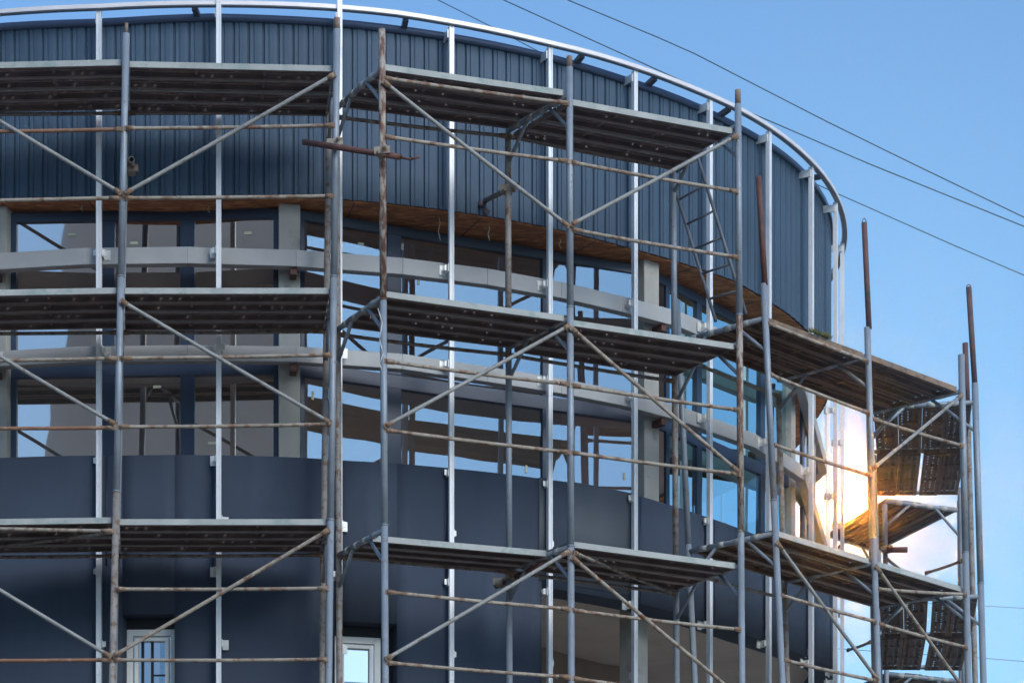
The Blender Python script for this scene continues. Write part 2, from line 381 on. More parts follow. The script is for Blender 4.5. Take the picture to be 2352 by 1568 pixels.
# two horizontal box beams in straight lengths
def beam(bb, lab, h=.155):
    xs = [-420, -60, 190, 430, 680, 925, 1120, 1290, 1430, 1560, 1735, 1850]
    A = [ang(x, D_BEAM) for x in xs]+[1.55, 1.95, 2.4]
    mb = MB()
    for a0, a1 in zip(A[:-1], A[1:]):
        if a0 == a1: continue
        q = []
        for dz in (1, 0):
            for a, d in ((a0, D_BEAM), (a1, D_BEAM), (a1, D_BEAM+.1), (a0, D_BEAM+.1)): q.append(pl(a, d, bb(a)-h*dz))
        mb.hexa(q)
    return tag(mb.build('beam', M['beam'], bld, .006), lab)
beam(b_b1, 'upper curved steel beam in front of the glazing'); beam(b_b2, 'lower curved steel beam in front of the glazing', .145)

# glazing: flat facets between columns
def facet(ka, kb, muls, lab, gmat, xe0=None, xe1=None, stickers=()):
    pa = pl(cang[ka], D_GL); pb = pl(cang[kb], D_GL); u = (pb-pa).normalized(); nn = Vector((u.y, -u.x, 0)); Lg = (pb-pa).length
    def tx(x):
        s = (x-CX)/F; return (s*pa.y-pa.x)/(u.x-s*u.y)
    zt = b_cbot(.2)-.04; ztr1 = ZTR; ztr0 = ZTR-.13; zb = min(b_sill(cang[ka]), b_sill(cang[kb]))-.12
    ts = [(tx(a), tx(b)) for a, b in muls]
    fr = MB(); th = nn*(-.07 if ka < 2 else -.03)
    def piece(t0, t1, z0, z1, o=0): fr.slab(pa+u*t0+nn*o, pa+u*t1+nn*o, th+nn*(-o), z0, z1)
    piece(.02, Lg-.02, zt-.09, zt); piece(.02, Lg-.02, ztr0, ztr1); piece(.02, Lg-.02, zb, zb+.07)
    for t0, t1 in ts:
        piece(t0, t1, zb+.07, ztr0, .003); piece(t0, t1, ztr1, zt-.09, .003)
    fo = fr.build('window', M['wframe'], bld, .004); tag(fo, lab)
    for (l0, l1), (r0, r1) in zip(ts[:-1], ts[1:]):
        for z0, z1 in ((zb+.07, ztr0), (ztr1, zt-.09)):
            g_ = MB(); ti = random.uniform(-.003, .003); tj = random.uniform(-.002, .002)+(.003, .009, .006, 0, 0)[ka]
            c = [pa+u*l1-nn*(.03+ti), pa+u*r0-nn*(.03-ti)]
            g_.v = [c[0]+Vector((0, 0, z0)), c[1]+Vector((0, 0, z0)), c[1]+nn*tj+Vector((0, 0, z1)), c[0]+nn*tj+Vector((0, 0, z1))]
            g_.face((0, 1, 2, 3)); g_.build('pane', gmat, fo)
            # inner sash edge
    for x, y, w_, h_ in stickers:
        t = tx(x); p = pa+u*t-nn*.022; z = EYE+(YH-y)/F*p.y; s_ = MB(); s_.slab(p-u*w_/2, p+u*w_/2, nn*.002, z-h_/2, z+h_/2); s_.build('sticker', M['sticker'], fo)
ZTR = P(0, 826, pl(cang[1], D_GL).y).z
facet(0, 1, ((22, 38), (222, 264), (414, 447), (628, 641)), 'flat glazed bay at the left', M['glass_warm'],
      stickers=((164, 539, .075, .024), (307, 558, .075, .024), (569, 535, .075, .024), (360, 888, .075, .024), (486, 1017, .075, .024)))
facet(1, 2, ((690, 700), (889, 922), (1246, 1266), (1455, 1471)), 'flat glazed bay in the middle reflecting scaffolding', M['glass'],
      stickers=((963, 645, .024, .075), (926, 567, .024, .06), (1211, 1077, .024, .075), (1436, 1093, .024, .075), (720, 908, .024, .075), (831, 560, .06, .024)))
facet(2, 3, ((1530, 1538), (1601, 1612), (1747, 1757), (1812, 1822)), 'flat glazed bay at the right reflecting bright sky', M['glass_cyan'])
facet(3, 4, ((1843, 1847), (1868, 1872)), 'narrow glazed bay by the right edge', M['glass'])

# two small pale windows in the lower wall
for (a0, a1, zt), (x0, x1, y) in zip(wins, xw):
    second = x0 > 500
    d = D_FAS+.17; pa = pl(a0, d); pb = pl(a1, d); u = (pb-pa).normalized(); nn = Vector((u.y, -u.x, 0)); Lg = (pb-pa).length
    if second: Lg *= .80
    fr = MB(); zt2 = zt-.10; zb = zt-2.1
    def pc(t0, t1, z0, z1, o=0, m=0): fr.slab(pa+u*t0+nn*o, pa+u*t1+nn*o, -nn*(.06+o), z0, z1, m)
    pc(0, .06, zb, zt2); pc(Lg-.06, Lg, zb, zt2); pc(.06, Lg-.06, zt2-.06, zt2); pc(.06, Lg-.06, zb, zb+.06)
    iw = Lg-.12-.05
    pc(.075, .11, zb+.08, zt2-.075, .012); pc(Lg-.11, Lg-.075, zb+.08, zt2-.075, .012); pc(.11, Lg-.11, zt2-.11, zt2-.075, .012)
    fo = tag(fr.build('window', M['wframe_white'], bld, .004), 'small window with pale frame, ' + ('right one under the second rail' if second else 'left one under the first scaffold bay'))
    g_ = MB(); q0 = pa+u*.06-nn*.03; q1 = pa+u*(Lg-.06)-nn*.03
    g_.v = [q0+Vector((0, 0, zb+.06)), q1+Vector((0, 0, zb+.06)), q1+Vector((0, 0, zt2-.06)), q0+Vector((0, 0, zt2-.06))]; g_.face((0, 1, 2, 3)); g_.build('pane', M['glass_clear'], fo)
    if not second:
        gb = MB(); gb.slab(pa+u*.135+nn*-.022, pa+u*.16+nn*-.022, nn*.012, zb+.06, zt2-.11); gb.slab(pa+u*.225+nn*-.022, pa+u*.25+nn*-.022, nn*.012, zb+.06, zt2-.11)  # dark frame reflections in the pane, modelled as thin black strips
        gb.slab(pa+u*.25+nn*-.021, pa+u*(Lg-.11)+nn*-.021, nn*.009, zt2-.43, zt2-.415); gb.build('reflection_strip', M['black'], fo)
    hd = MB(); hd.slab(pa-u*.0+nn*.0, pb, -nn*.07, zt2+.002, zt-.002)
    if second: hd.slab(pa+u*(Lg+.002), pb-u*.002, -nn*.07, zb, zt2)
    hd.build('reveal', M['black'], fo)

# ring rail, vertical rails, brackets
mb = MB(); shell(mb, A_BEG, A_END, lambda a: b_ring(a)+.008, lambda a: b_ring(a)+.045, -.03, .03, 110); mb.s = [False]*len(mb.s); ring = mb.build('roof_ring', M['ring'], bld)
mb = MB(); shell(mb, A_BEG, A_END, lambda a: b_ring(a), lambda a: b_ring(a)+.0078, -.024, .02, 110); mb.build('ring_flange', M['tube'], ring)
tag(ring, 'thin curved metal ring running above the roof edge')
rx = [-26, 226, 503, 779, 1038, 1265, 1461, 1634, 1770, 1868, 1924]
ra = [ang(x, .0) for x in rx]; ra = ra[:10]+[ra[9]+(ra[9]-ra[8])*.98]
for i in range(5): ra.append(ra[-1]+.175)
for i, a in enumerate(ra):
    nn = nrm(a); mb = MB(); top = b_ring(a)+(.11 if i in (2, 3) else -.002)
    joints = [top, top-3.0-.3*(i % 2), top-6.1, 0]
    d0 = .012 if i in (2, 3) else 0.0
    t = Vector((-nn.y, nn.x, 0)); c = pl(a, .0)
    if i in (2, 3): c = pl(a, -.05)
    for z1, z0 in zip(joints[:-1], joints[1:]):
        for off in (-.0165, .0165):
            mb.slab(c+t*(off-.006), c+t*(off+.006), -nn*.045, z0+.003, z1)
        mb.slab(c-t*.0104+nn*-.004, c+t*.0104+nn*-.004, -nn*.036, z0+.003, z1)
    ro = mb.build('facade_rail', M['alu'], bld)
    # brackets
    sgn = -1 if i % 2 else 1
    def nb_(): return MB()
    br = MB()
    zr = b_ring(a)-.07
    br.bar(c-nn*.02-t*.03+Vector((0, 0, zr)), pl(a, D_CLAD+.06)-t*.03+Vector((0, 0, zr)), .012, .075)
    br.build('bracket', M['bracket'], ro)
    zc = [(b_b1(a)-.075, -1), (b_b2(a)-.06, -1 if i > 3 else 1), (b_sill(a)-.06, -1), (b_sill(a)-.62 if i < 7 else b_sill(a)-.95, 1), (b_sill(a)-1.08, -1), (b_sill(a)-1.75, 1)]
    for z, sg in zc:
        if i in (1,) and z == zc[0][0]:
            sgs = (-1, 1)
        else: sgs = (sg,)
        for s1 in sgs:
            br = MB(); br.slab(c+t*s1*.026-nn*.012, c+t*s1*(.026+.006)-nn*.012, -nn*.13, z-.035, z+.035)
            br.slab(c+t*s1*.030-nn*.105, c+t*s1*.085-nn*.105, -nn*.01, z-.045, z+.045)
            br.slab(c+t*s1*.030-nn*.040, c+t*s1*.058-nn*.040, -nn*.006, z-.02, z+.03)
            br.build('bracket', M['bracket'], ro)
# dark struts between parapet and ring
for x in (455, 935, 1335, 1500, 1668, 1872):
    a = ang(x, .08); z0 = b_ctop(a); s_ = MB(); s_.bar(pl(a, D_CLAD+.1, z0-.02), pl(a-.004, .02, b_ring(a)+.0), .05, .045); s_.build('ring_strut', M['strut'], bld)

# ------------------------------------------------------------------ scaffold
def vec(x, y): return Vector((x, y, 0))
GR = 'scaffold frames round the building'
Zl = lambda h: h+EYE
class Frame: pass
def frame(label, Y, top, bot, off, btop, segs, bsegs, levels, r=.031, rust=None, missing_low=False, brust=None, tops2=None, gus=True, base=0.0):
    """front pole from survey columns top=(x,y) to bot=(x,1568); off = plan vector to the back pole"""
    o = Frame(); e = empty('scaffold_tower', label, 'scaffold frame', GR); o.e = e
    o.xt, o.yt = top; o.xb = bot; o.Y = Y; o.off = Vector((off[0], off[1], 0))
    zt = P(0, top[1], Y).z; zb = P(0, 1568, Y).z
    Xt = H(top[0], Y); Xb = H(bot, Y)
    o.fx = lambda z: Vector((Xt+(Xb-Xt)*(z-zt)/(zb-zt), Y, z))
    zy = lambda y: P(0, y, Y).z
    o.zy = zy
    for y0, y1, m in segs:
        z1 = zy(y0); z0 = base if y1 is None else zy(y1)
        mb = MB(); mb.pipe(o.fx(z0), o.fx(z1), r if m != 'rust_pipe' else r*.86)
        if y1 is not None: mb.tube(o.fx(z0+.0), o.fx(z0+.012), r*1.12, 14)
        po = mb.build('pole', M[m], e)
        if m == 'rust_pipe': tag(po, 'rusty brown pipe on top of the grey pole')
        elif m == 'tube_rustflake': tag(po, 'rusty flaking stretch of pole')
    Yb = Y+off[1]
    for y0, y1, m in bsegs:
        z1 = P(0, y0, Yb).z; z0 = base if y1 is None else P(0, y1, Yb).z
        mb = MB(); mb.pipe(o.fx(z0)+o.off, o.fx(z1)+o.off, r*.93); mb.build('pole', M[m], e)
    for h in levels:
        z = h+EYE-.04
        a = o.fx(z); b = a+o.off; mb = MB(); mb.tube(a, b, .024, 10)
        tro = mb.build('transom', M['tube'], e)
        for k in range(1, 5):
            q = a.lerp(b, k/5.0+.02); mb = MB(); mb.tube(q-o.off*.04, q+o.off*.04, .0285, 8); mb.build('hook', M['lip'], tro)
        if gus:
            for p, q, s1 in ((a, b, 1), (b, a, 1)):
                u = (q-p); st = p+u*.34; en = p+Vector((0, 0, -.30)); s_ = MB(); s_.tube(st, en, .017, 8); s_.build('gusset', M['tube'], e)
    return o
GP = 'scaffold platforms'
def deck(label, f0, f1, h, m='sheet', lip='lip', rib='rib', t0=.035, t1=.97, n=4, gaps=None, gap=.012, clip0=.0, clip1=.0, h1=None):
    e = empty('scaffold_platform', label, 'scaffold platform', GP)
    if h1 is None: h1 = h
    z0_, z1_ = h+EYE, h1+EYE
    A0 = f0.fx(z0_); B0 = A0+f0.off; A1 = f1.fx(z1_); B1 = A1+f1.off
    A0.z = B0.z = z0_; A1.z = B1.z = z1_
    for i in range(n):
        ta = t0+(t1-t0)*i/n; tb = t0+(t1-t0)*(i+1)/n-gap
        if gaps and i in gaps: tb -= gaps[i]
        a0 = A0.lerp(B0, ta); b0 = A0.lerp(B0, tb); a1 = A1.lerp(B1, ta); b1 = A1.lerp(B1, tb)
        u = (a1-a0).normalized(); a0 = a0+u*(.035+clip0); b0 = b0+u*(.035+clip0); a1 = a1-u*(.035+clip1); b1 = b1-u*(.035+clip1)
        dz = random.uniform(-.006, .006)
        for q in (a0, b0, a1, b1): q.z += dz
        mb = MB(); Ln = (a1-a0).length; W = (b0-a0).length
        K = 8; ou = random.random()*7
        for k in range(K):                          # sheet, slightly wavy
            s0, s1 = k/K, (k+1)/K
            b = len(mb.v); mb.v += [a0.lerp(a1, s0), b0.lerp(b1, s0), b0.lerp(b1, s1), a0.lerp(a1, s1)]
            mb.face((b, b+3, b+2, b+1), 0, False, [(ou+s0*Ln, 0), (ou+s1*Ln, 0), (ou+s1*Ln, W), (ou+s0*Ln, W)])
        v = (b0-a0).normalized()
        for p, q, m_, th in ((a0, a1, 1, .012), (b0, b1, 2, -.010)):
            dn = Vector((0, 0, -.052)); o = v*th
            mb.hexa([p+dn, q+dn, q+dn+o, p+dn+o, p, q, q+o, p+o], m_)
            # return flange under the sheet
            o2 = v*(th*3.2); d2 = dn+Vector((0, 0, .004))
            mb.hexa([p+dn+o, q+dn+o, q+dn+o2, p+dn+o2, p+d2+o, q+d2+o, q+d2+o2, p+d2+o2], 2)
        for s1 in (.36, .66):                        # longitudinal stiffening ribs below
            p = a0.lerp(b0, s1); q = a1.lerp(b1, s1)
            mb.bar(p+Vector((0, 0, -.010)), q+Vector((0, 0, -.010)), .022, .018, mat=2)
        for s1 in (0.001, .999):                     # end plates and hooks
            p = a0.lerp(a1, s1); q = b0.lerp(b1, s1)
            mb.bar(p+Vector((0, 0, -.028)), q+Vector((0, 0, -.028)), .008, .046, mat=2)
        for s1 in (.33, .67):
            p = a0.lerp(a1, s1); q = b0.lerp(b1, s1); mb.bar(p+Vector((0, 0, -.018))+v*.02, q+Vector((0, 0, -.018))-v*.02, .03, .012, mat=2)
        mb.build('plank', [M[m], M[lip], M[rib]], e)
    return e
GL_ = 'horizontal scaffold tubes'; GB = 'diagonal scaffold braces'
def rod(name, p0, p1, m, label, cat, grp, r=.017, sag=.006, ends=True):
    p0 = Vector(p0); p1 = Vector(p1); mb = MB(); u = (p1-p0).normalized()
    pts = []; K = 6
    sd_ = random.uniform(-1, 1)*.006
    for k in range(K+1):
        t = k/K; b = math.sin(math.pi*t); pts.append(p0.lerp(p1, t)+Vector((0, sd_*b, -sag*b)))
    for a, b in zip(pts[:-1], pts[1:]): mb.tube(a, b, r, 10, cap=False)
    if ends:
        for p, s in ((p0, 1), (p1, -1)):
            mb.tube(p-u*s*.012, p+u*s*random.uniform(.04, .09), r*1.2, 10, 1); mb.bar(p-u*s*.03, p+u*s*.03, .014, r*2.6, mat=1)
    else:
        mb.tube(p0, p0+u*.002, r, 10); mb.tube(p1-u*.002, p1, r, 10)
    return tag(mb.build(name, [M[m], M['rust_dull']], None), label, cat, grp)
FRONT = -.045
def led(f0, f1, y0, y1, label, m='ledger', back=False, r=.0165, x0=None, x1=None):
    "horizontal tube between two frames at survey heights y0 / y1"
    def pt(f, y):
        if back: z = P(0, y, f.Y+f.off.y).z; return f.fx(z)+f.off
        z = f.zy(y); return f.fx(z)
    a = pt(f0, y0); b = pt(f1, y1); u = (b-a).normalized(); fo = Vector((0, FRONT*.6, 0))
    return rod('ledger', a+u*.035+fo, b-u*.035+fo, m, label, 'ledger', GL_, r)
def bra(f0, f1, y0, y1, label, m='brace', r=.018):
    a = f0.fx(f0.zy(y0)); b = f1.fx(f1.zy(y1)); u = (b-a).normalized(); fo = Vector((0, -.045, 0))
    return rod('brace', a+u*.035+fo, b-u*.035+fo, m, label, 'brace', GB, r, .004)

T = 'tube'; D_ = 'tube_dirty'; RF = 'tube_rustflake'; RP = 'rust_pipe'
ZL = [10.99, 8.985, 6.955, 4.95, 2.95]
offL = (-.13, 1.0)
fZ = frame('grey scaffold frame beyond the left edge of the first bay', 25.2, (-205, 75), -240, offL, 262, [(75, 1130, T), (1130, None, T)], [(262, None, T)], ZL)
fA = frame('leftmost grey scaffold frame, its pole turning browner low down', 25.1, (290, 78), 258, offL, 250, [(78, 637, T), (637, 1130, T), (1130, None, D_)], [(258, None, T)], ZL)
fB = frame('grey scaffold frame standing right against the brightest white rail', 25.1, (774, 68), 755, offL, 250, [(68, 637, T), (637, 1195, T), (1195, None, T)], [(258, None, D_)], ZL)
MB().pipe(fA.fx(fA.zy(78)), fA.fx(fA.zy(54)), .015).build('spigot', M['rust_dull'], fA.e)
MB().pipe(fB.fx(fB.zy(68)), fB.fx(fB.zy(42)), .027).build('spigot', M['rust_dull'], fB.e)
Z2 = [10.83, 8.84, 6.81, 4.8, 2.8]
fC = frame('scaffold frame with tan flaking rust on its upper pole', 24.85, (877, 68), 885, (-.45, .85), 250, [(68, 690, RF), (690, 1207, T), (1207, None, T)], [(260, None, D_)], Z2)
fD = frame('grey scaffold frame standing between the two central bays', 25.4, (1308, 155), 1312, (-.55, .78), 300, [(155, 707, T), (707, 1255, T), (1255, None, T)], [(308, 830, D_), (830, 1320, T), (1320, None, T)], Z2)
MB().pipe(fD.fx(fD.zy(155)), fD.fx(fD.zy(130)), .026).build('spigot', M['rust_dull'], fD.e)
fE = frame('scaffold frame whose front pole is rusty halfway up', 26.05, (1695, 240), 1704, (-.545, .85), 390, [(240, 725, T), (725, 1222, RF), (1222, None, T)], [(395, 860, T), (860, 1290, D_), (1290, None, T)], Z2)
MB().pipe(fE.fx(fE.zy(240)), fE.fx(fE.zy(207)), .027).build('spigot', M['rust_dull'], fE.e)
Z3 = [9.17, 7.185, 5.18, 3.2]
fF = frame('scaffold frame with short rusty pipe tilting before the blue cladding', 26.35, (1754, 652), 1797, (-.76, .65), 690, [(652, 1150, T), (1150, None, T)], [(690, 1250, T), (1250, None, T)], Z3)
mb = MB(); mb.pipe(P(1757, 655, 26.35), P(1742, 406, 26.35), .027); tag(mb.build('pole', M[RP], fF.e), 'rusty brown pipe on top')
fG = frame('scaffold frame with tall rusty pipe standing alone against the sky', 27.4, (1992, 752), 2017, (-.80, .72), 900, [(752, 1235, T), (1235, None, T)], [(905, None, D_)], Z3)
mb = MB(); mb.pipe(P(1996, 755, 27.4), P(1985, 512, 27.4), .027); mb.path([P(1985, 512, 27.4)+Vector((-.022, 0, 0)), P(1985, 508, 27.4)+Vector((-.014, 0, .012)), P(1985, 506, 27.4)+Vector((0, 0, .02)), P(1985, 508, 27.4)+Vector((.014, 0, .012)), P(1985, 512, 27.4)+Vector((.022, 0, 0))], .004, 6)
tag(mb.build('pole', M[RP], fG.e), 'tall rusty brown pipe on top')
fH = frame('scaffold frame with plain grey top ending the right bays', 28.45, (2208, 815), 2224, (-.84, .70), 950, [(815, 1270, T), (1270, None, T)], [(930, None, D_)], Z3, r=.034)
fI = frame('rightmost scaffold frame with the tall rusty brown top', 29.4, (2239, 880), 2259, (-1.06, .20), 940, [(880, 1340, T), (1340, None, T)], [(945, None, T)], [9.36, 7.36, 5.36, 3.36], r=.034)
mb = MB(); mb.pipe(P(2239, 885, 29.4), P(2225, 660, 29.4), .029); c = P(2225, 660, 29.4)
mb.path([c+Vector((-.024, 0, 0)), c+Vector((-.016, 0, .02)), c+Vector((0, 0, .03)), c+Vector((.016, 0, .02)), c+Vector((.024, 0, 0))], .005, 6); tag(mb.build('pole', M[RP], fI.e), 'tall rusty brown pipe on top')
fJ = frame('scaffold frame behind the rightmost one with a shorter rusty top', 31.0, (2222, 925), 2240, (-1.02, .10), 1050, [(925, None, D_)], [(1045, None, T)], [9.36, 7.36, 5.36], gus=False)
mb = MB(); mb.pipe(P(2222, 930, 31.0), P(2217, 788, 31.0), .031); tag(mb.build('pole', M[RP], fJ.e), 'shorter rusty brown pipe on top')
fK = frame('third scaffold frame in the row receding at the far right', 32.65, (2205, 1120), 2215, (-1.0, 0.0), 1130, [(1120, None, T)], [(1135, None, T)], [9.36, 7.36, 5.36], gus=False)
fL = frame('distant scaffold frame turning behind the building by the bright sky', 33.4, (2204, 1150), 2208, (-.93, -.40), 1150, [(1150, None, T)], [(1158, None, T)], [9.36, 7.36, 5.36])
fM = frame('farthest scaffold frame, mostly hidden behind the building edge', 35.2, (2018, 1240), 2020, (-.72, -.75), 1240, [(1240, None, T)], [(1240, None, T)], [9.36, 7.36, 5.36])

# platforms
deck('uppermost platform at the left edge of the picture', fZ, fA, 10.99, t1=.98)
deck('uppermost platform between the leftmost pole and the bright white rail', fA, fB, 10.97, h1=10.93, t1=.98)
deck('middle height platform at the left edge of the picture', fZ, fA, 8.985)
deck('middle height platform between the leftmost pole and the bright white rail', fA, fB, 8.975)
deck('lowest platform at the left edge of the picture', fZ, fA, 6.955)
deck('lowest platform between the leftmost pole and the bright white rail', fA, fB, 6.945)
deck('uppermost central platform hooked to the flaking rusty pole', fC, fD, 10.845)
deck('uppermost central platform whose right end meets the tall grey pole', fD, fE, 10.77)
deck('middle height central platform starting at the flaking rusty pole', fC, fD, 8.86, h1=8.83)
deck('middle height central platform ending at the rusty stretch of pole', fD, fE, 8.80)
deck('lowest central platform, narrow and set back from its front pole', fC, fD, 6.80, t0=.33, n=3)
deck('lowest central platform, full width, right of the middle frame', fD, fE, 6.83, h1=6.80)
BR = dict(m='sheet_brown', lip='lip_brown', rib='rib_brown')
deck('upper brown platform in front of the ribbed cladding and bright glass', fF, fG, 9.17, **BR)
deck('upper brown platform jutting past the building against the sky', fG, fH, 9.17, **BR)
deck('lower brown platform beside the entrance fascia', fF, fG, 7.185, m='sheet_brown', lip='lip', rib='rib_brown')
deck('lower brown platform jutting past the building into the sky', fG, fH, 7.185, m='sheet_brown', lip='lip', rib='rib_brown')
HO = dict(gap=.004, m='sheet_holes', lip='rib_brown', rib='rib_brown')
deck('nearer perforated platform of the receding row, upper level at far right', fI, fJ, 9.33, **HO)
deck('farther perforated platform of the receding row, upper level at far right', fJ, fK, 9.33, gaps={1: .03}, **HO)
deck('nearer perforated platform of the receding row, lower level at far right', fI, fJ, 7.33, gaps={1: .04}, **HO)
deck('farther perforated platform of the receding row, lower level at far right', fJ, fK, 7.33, gaps={1: .05}, **HO)
deck('distant platform turning behind the building, next to the bright sky', fL, fM, 9.36, m='sheet_brown', lip='lip_brown', rib='rib_brown')
deck('distant platform turning behind the building, at the bottom right', fL, fM, 7.36, m='sheet_brown', lip='lip_brown', rib='rib_brown')

# horizontal tubes
b1 = 'at the left edge'; b2 = 'between the leftmost pole and the bright white rail'; b3 = 'from the flaking rusty pole to the middle pole'; b4 = 'from the middle pole to the half rusty pole'
for y0, y1, lab, m in ((306, 300, 'rusty tube under the uppermost platform', 'ledger_rust'), (466, 457, 'tube crossing just above the windows', 'ledger'),
                       (832, 825, 'stained tube across the lower curved beam', 'ledger'), (984, 984, 'orange rusty tube across the lower panes', 'ledger_rust'),
                       (1209, 1221, 'pale tube right under the lowest platform', 'ledger'), (1516, 1516, 'rusty tube near the bottom', 'ledger_rust')):
    led(fZ, fA, y0, y1, f'{lab} {b1}', m)
for y, lab in ((262, 'dark back tube under the uppermost platform'), (765, 'dark back tube under the middle platform'), (1277, 'dark back tube under the lowest platform')):
    led(fZ, fA, y+3, y+1, f'{lab} {b1}', 'tube_dirty', True)
    led(fA, fB, y+1, y-2, f'{lab} {b2}', 'tube_dirty', True)
for y0, y1, lab, m in ((298, 291, 'tube under the uppermost platform', 'ledger'), (458, 453, 'tube crossing just above the windows', 'ledger'),
                       (825, 817, 'tube across the lower curved beam', 'ledger'), (982, 976, 'tube across the lower panes', 'ledger'),
                       (1354, 1352, 'tube above the small window', 'ledger'), (1516, 1515, 'tube crossing the small window', 'ledger')):
    led(fA, fB, y0, y1, f'{lab} {b2}', m)
for y0, y1, lab in ((182, 241, 'tube tight under the uppermost platform'), (316, 374, 'tube crossing the ribbed cladding'), (831, 885, 'tube across the lower curved beam'),
                    (989, 1041, 'tube across the lower panes'), (1360, 1400, 'tube under the lowest platform'), (1522, 1556, 'tube near the bottom edge')):
    led(fC, fD, y0, y1, f'{lab} {b3}', 'ledger')
for y0, y1, lab in ((375, 443, 'tube crossing the ribbed cladding'), (529, 594, 'tube crossing the strand board soffit'), (887, 944, 'tube across the lower curved beam'),
                    (1041, 1091, 'tube across the lower panes'), (1402, 1447, 'tube over the entrance recess'), (1558, 1606, 'tube near the bottom edge')):
    led(fD, fE, y0, y1, f'{lab} {b4}', 'ledger')
for y0, y1, y2, lab in ((272, 316, 389, 'dark back tube under the uppermost platform'), (770, 817, 878, 'dark back tube under the middle platform'), (1280, 1314, 1364, 'dark back tube under the lowest platform')):
    led(fC, fD, y0, y1, f'{lab} {b3}', 'tube_dirty', True); led(fD, fE, y1, y2, f'{lab} {b4}', 'tube_dirty', True)
b5 = 'right of the half rusty pole'; b6 = 'on the last bay before the sky'
led(fF, fG, 743, 833, f'pale tube tight under the upper brown platform {b5}')
led(fF, fG, 860, 952, f'tube crossing the bright glass {b5}'); led(fG, fH, 962, 1026, f'tube below the upper platform {b6}')
led(fF, fG, 1021, 1095, f'tube ending near the bright sky {b5}')
led(fF, fG, 1366, 1429, f'tube under the lower platform {b5}'); led(fG, fH, 1432, 1488, f'sloping tube under the lower platform {b6}')
led(fF, fG, 1515, 1565, f'tube near the bottom edge {b5}'); led(fG, fH, 1353, 1366, f'tube tight under the lower platform {b6}')
led(fF, fG, 822, 912, f'back tube under the upper platform {b5}', 'tube_dirty', True); led(fF, fG, 1318, 1375, f'back tube under the lower deck {b5}', 'tube_dirty', True)
# braces
bra(fZ, fA, 158, 450, 'diagonal brace falling from the uppermost platform at the left edge'); bra(fZ, fA, 690, 980, 'diagonal brace across the windows at the left edge')
bra(fZ, fA, 1215, 1512, 'diagonal brace falling from the lowest platform at the left edge')
bra(fA, fB, 453, 174, 'long grey brace rising over the ribbed cladding in the second bay'); bra(fA, fB, 693, 976, 'brace falling across the left windows in the second bay')
bra(fA, fB, 1510, 1217, 'brace rising past the small window in the second bay', 'ledger')
bra(fC, fD, 190, 527, 'brace falling from the flaking pole over the ribbed cladding'); bra(fC, fD, 984, 750, 'brace rising across the middle windows', 'brace')
bra(fC, fD, 1517, 1266, 'brace rising under the narrow lowest platform')
bra(fD, fE, 522, 314, 'brace rising to the right below the uppermost platform'); bra(fD, fE, 755, 1091, 'rust stained brace falling across the concrete column', 'ledger')
bra(fD, fE, 1280, 1607, 'brace falling in front of the entrance recess', 'ledger')
bra(fF, fG, 1246, 1566, 'brace falling from the lower brown platform, right bays'); bra(fG, fH, 1080, 908, 'brace rising beside the perforated far platforms')
bra(fG, fH, 1300, 1600, 'brace falling at the bottom right corner', 'ledger')
rod('brace', fD.fx(fD.zy(1271))+Vector((.04, -.02, 0)), fE.fx(P(0, 1364, 26.9).z)+fE.off, 'tube_dirty', 'dark inner brace under the lowest central platform', 'brace', GB)
rod('brace', P(0, 1253, 25.9), P(252, 1223, 25.2), 'tube_dirty', 'dark inner brace under the lowest platform at the left edge', 'brace', GB, ends=False)
rod('brace', P(1948, 1492, 33.5), P(1998, 1474, 32.7), 'tube_dirty', 'short dark tube behind the white rails near the bottom', 'brace', GB)
rod('brace', P(2128, 1315, 32.8), P(2208, 1288, 32.0), 'tube_dirty', 'dark tube crossing open sky left of the rightmost poles', 'brace', GB)
rod('brace', P(2040, 1285, 33), P(2100, 1330, 31.5), 'tube_dirty', 'thin tube behind the lower brown platform', 'brace', GB)

# couplers and loose tubes
def coupler(mb, p, r=.045, m=1):
    mb.tube(p+Vector((0, 0, -.035)), p+Vector((0, 0, .035)), r, 12, m); mb.bar(p+Vector((-.07, -.03, .0)), p+Vector((.07, -.03, .01)), .05, .06, mat=m)
    mb.tube(p+Vector((.03, -.11, .02)), p+Vector((.03, .02, .02)), .009, 8, m); mb.tube(p+Vector((.03, -.095, .02)), p+Vector((.03, -.075, .02)), .018, 6, m)
    mb.tube(p+Vector((-.04, -.10, -.02)), p+Vector((-.04, .02, -.02)), .009, 8, m)
def part_tube(label, p0, p1, r, m, cps, extra=None):
    mb = MB(); mb.pipe(p0, p1, r); o = mb.build('coupled_tube', M[m]); tag(o, label, 'tube')
    for c in cps:
        q = MB(); coupler(q, c, m=0); q.build('coupler', M['ledger'], o)
    return o
t_ = part_tube('rust brown tube clamped across two poles near the top', P(696, 326, 24.98), P(920, 361, 24.72), .026, RP, (P(770, 332, 25.02), P(878, 351, 24.76)))
MB().tube(P(918, 361, 24.72), P(944, 366, 24.7), .012, 8).tube(P(943, 366, 24.7), P(964, 360, 24.7), .011, 8).build('hook', M[RP], t_)
t_ = part_tube('short tied tube poking towards the cladding behind the falling brace', P(1190, 424, 26.05), P(1112, 462, 26.9), .024, 'tube_dirty', (P(1166, 437, 26.2),))
MB().pipe(P(1106, 465, 26.88), P(1104, 478, 26.88), .04).bar(P(1106, 478, 26.88), P(1122, 490, 26.88), .03, .05).build('clamp', M['strut'], t_)
t_ = part_tube('stubby tube seen end on beside the leftmost pole', P(302, 366, 25.9), P(303, 395, 26.8), .028, 'tube_dirty', (P(301, 392, 26.1),))
MB().bar(P(302, 395, 26.4), P(302, 440, 26.4), .03, .05).build('clamp', M['tube_dirty'], t_)
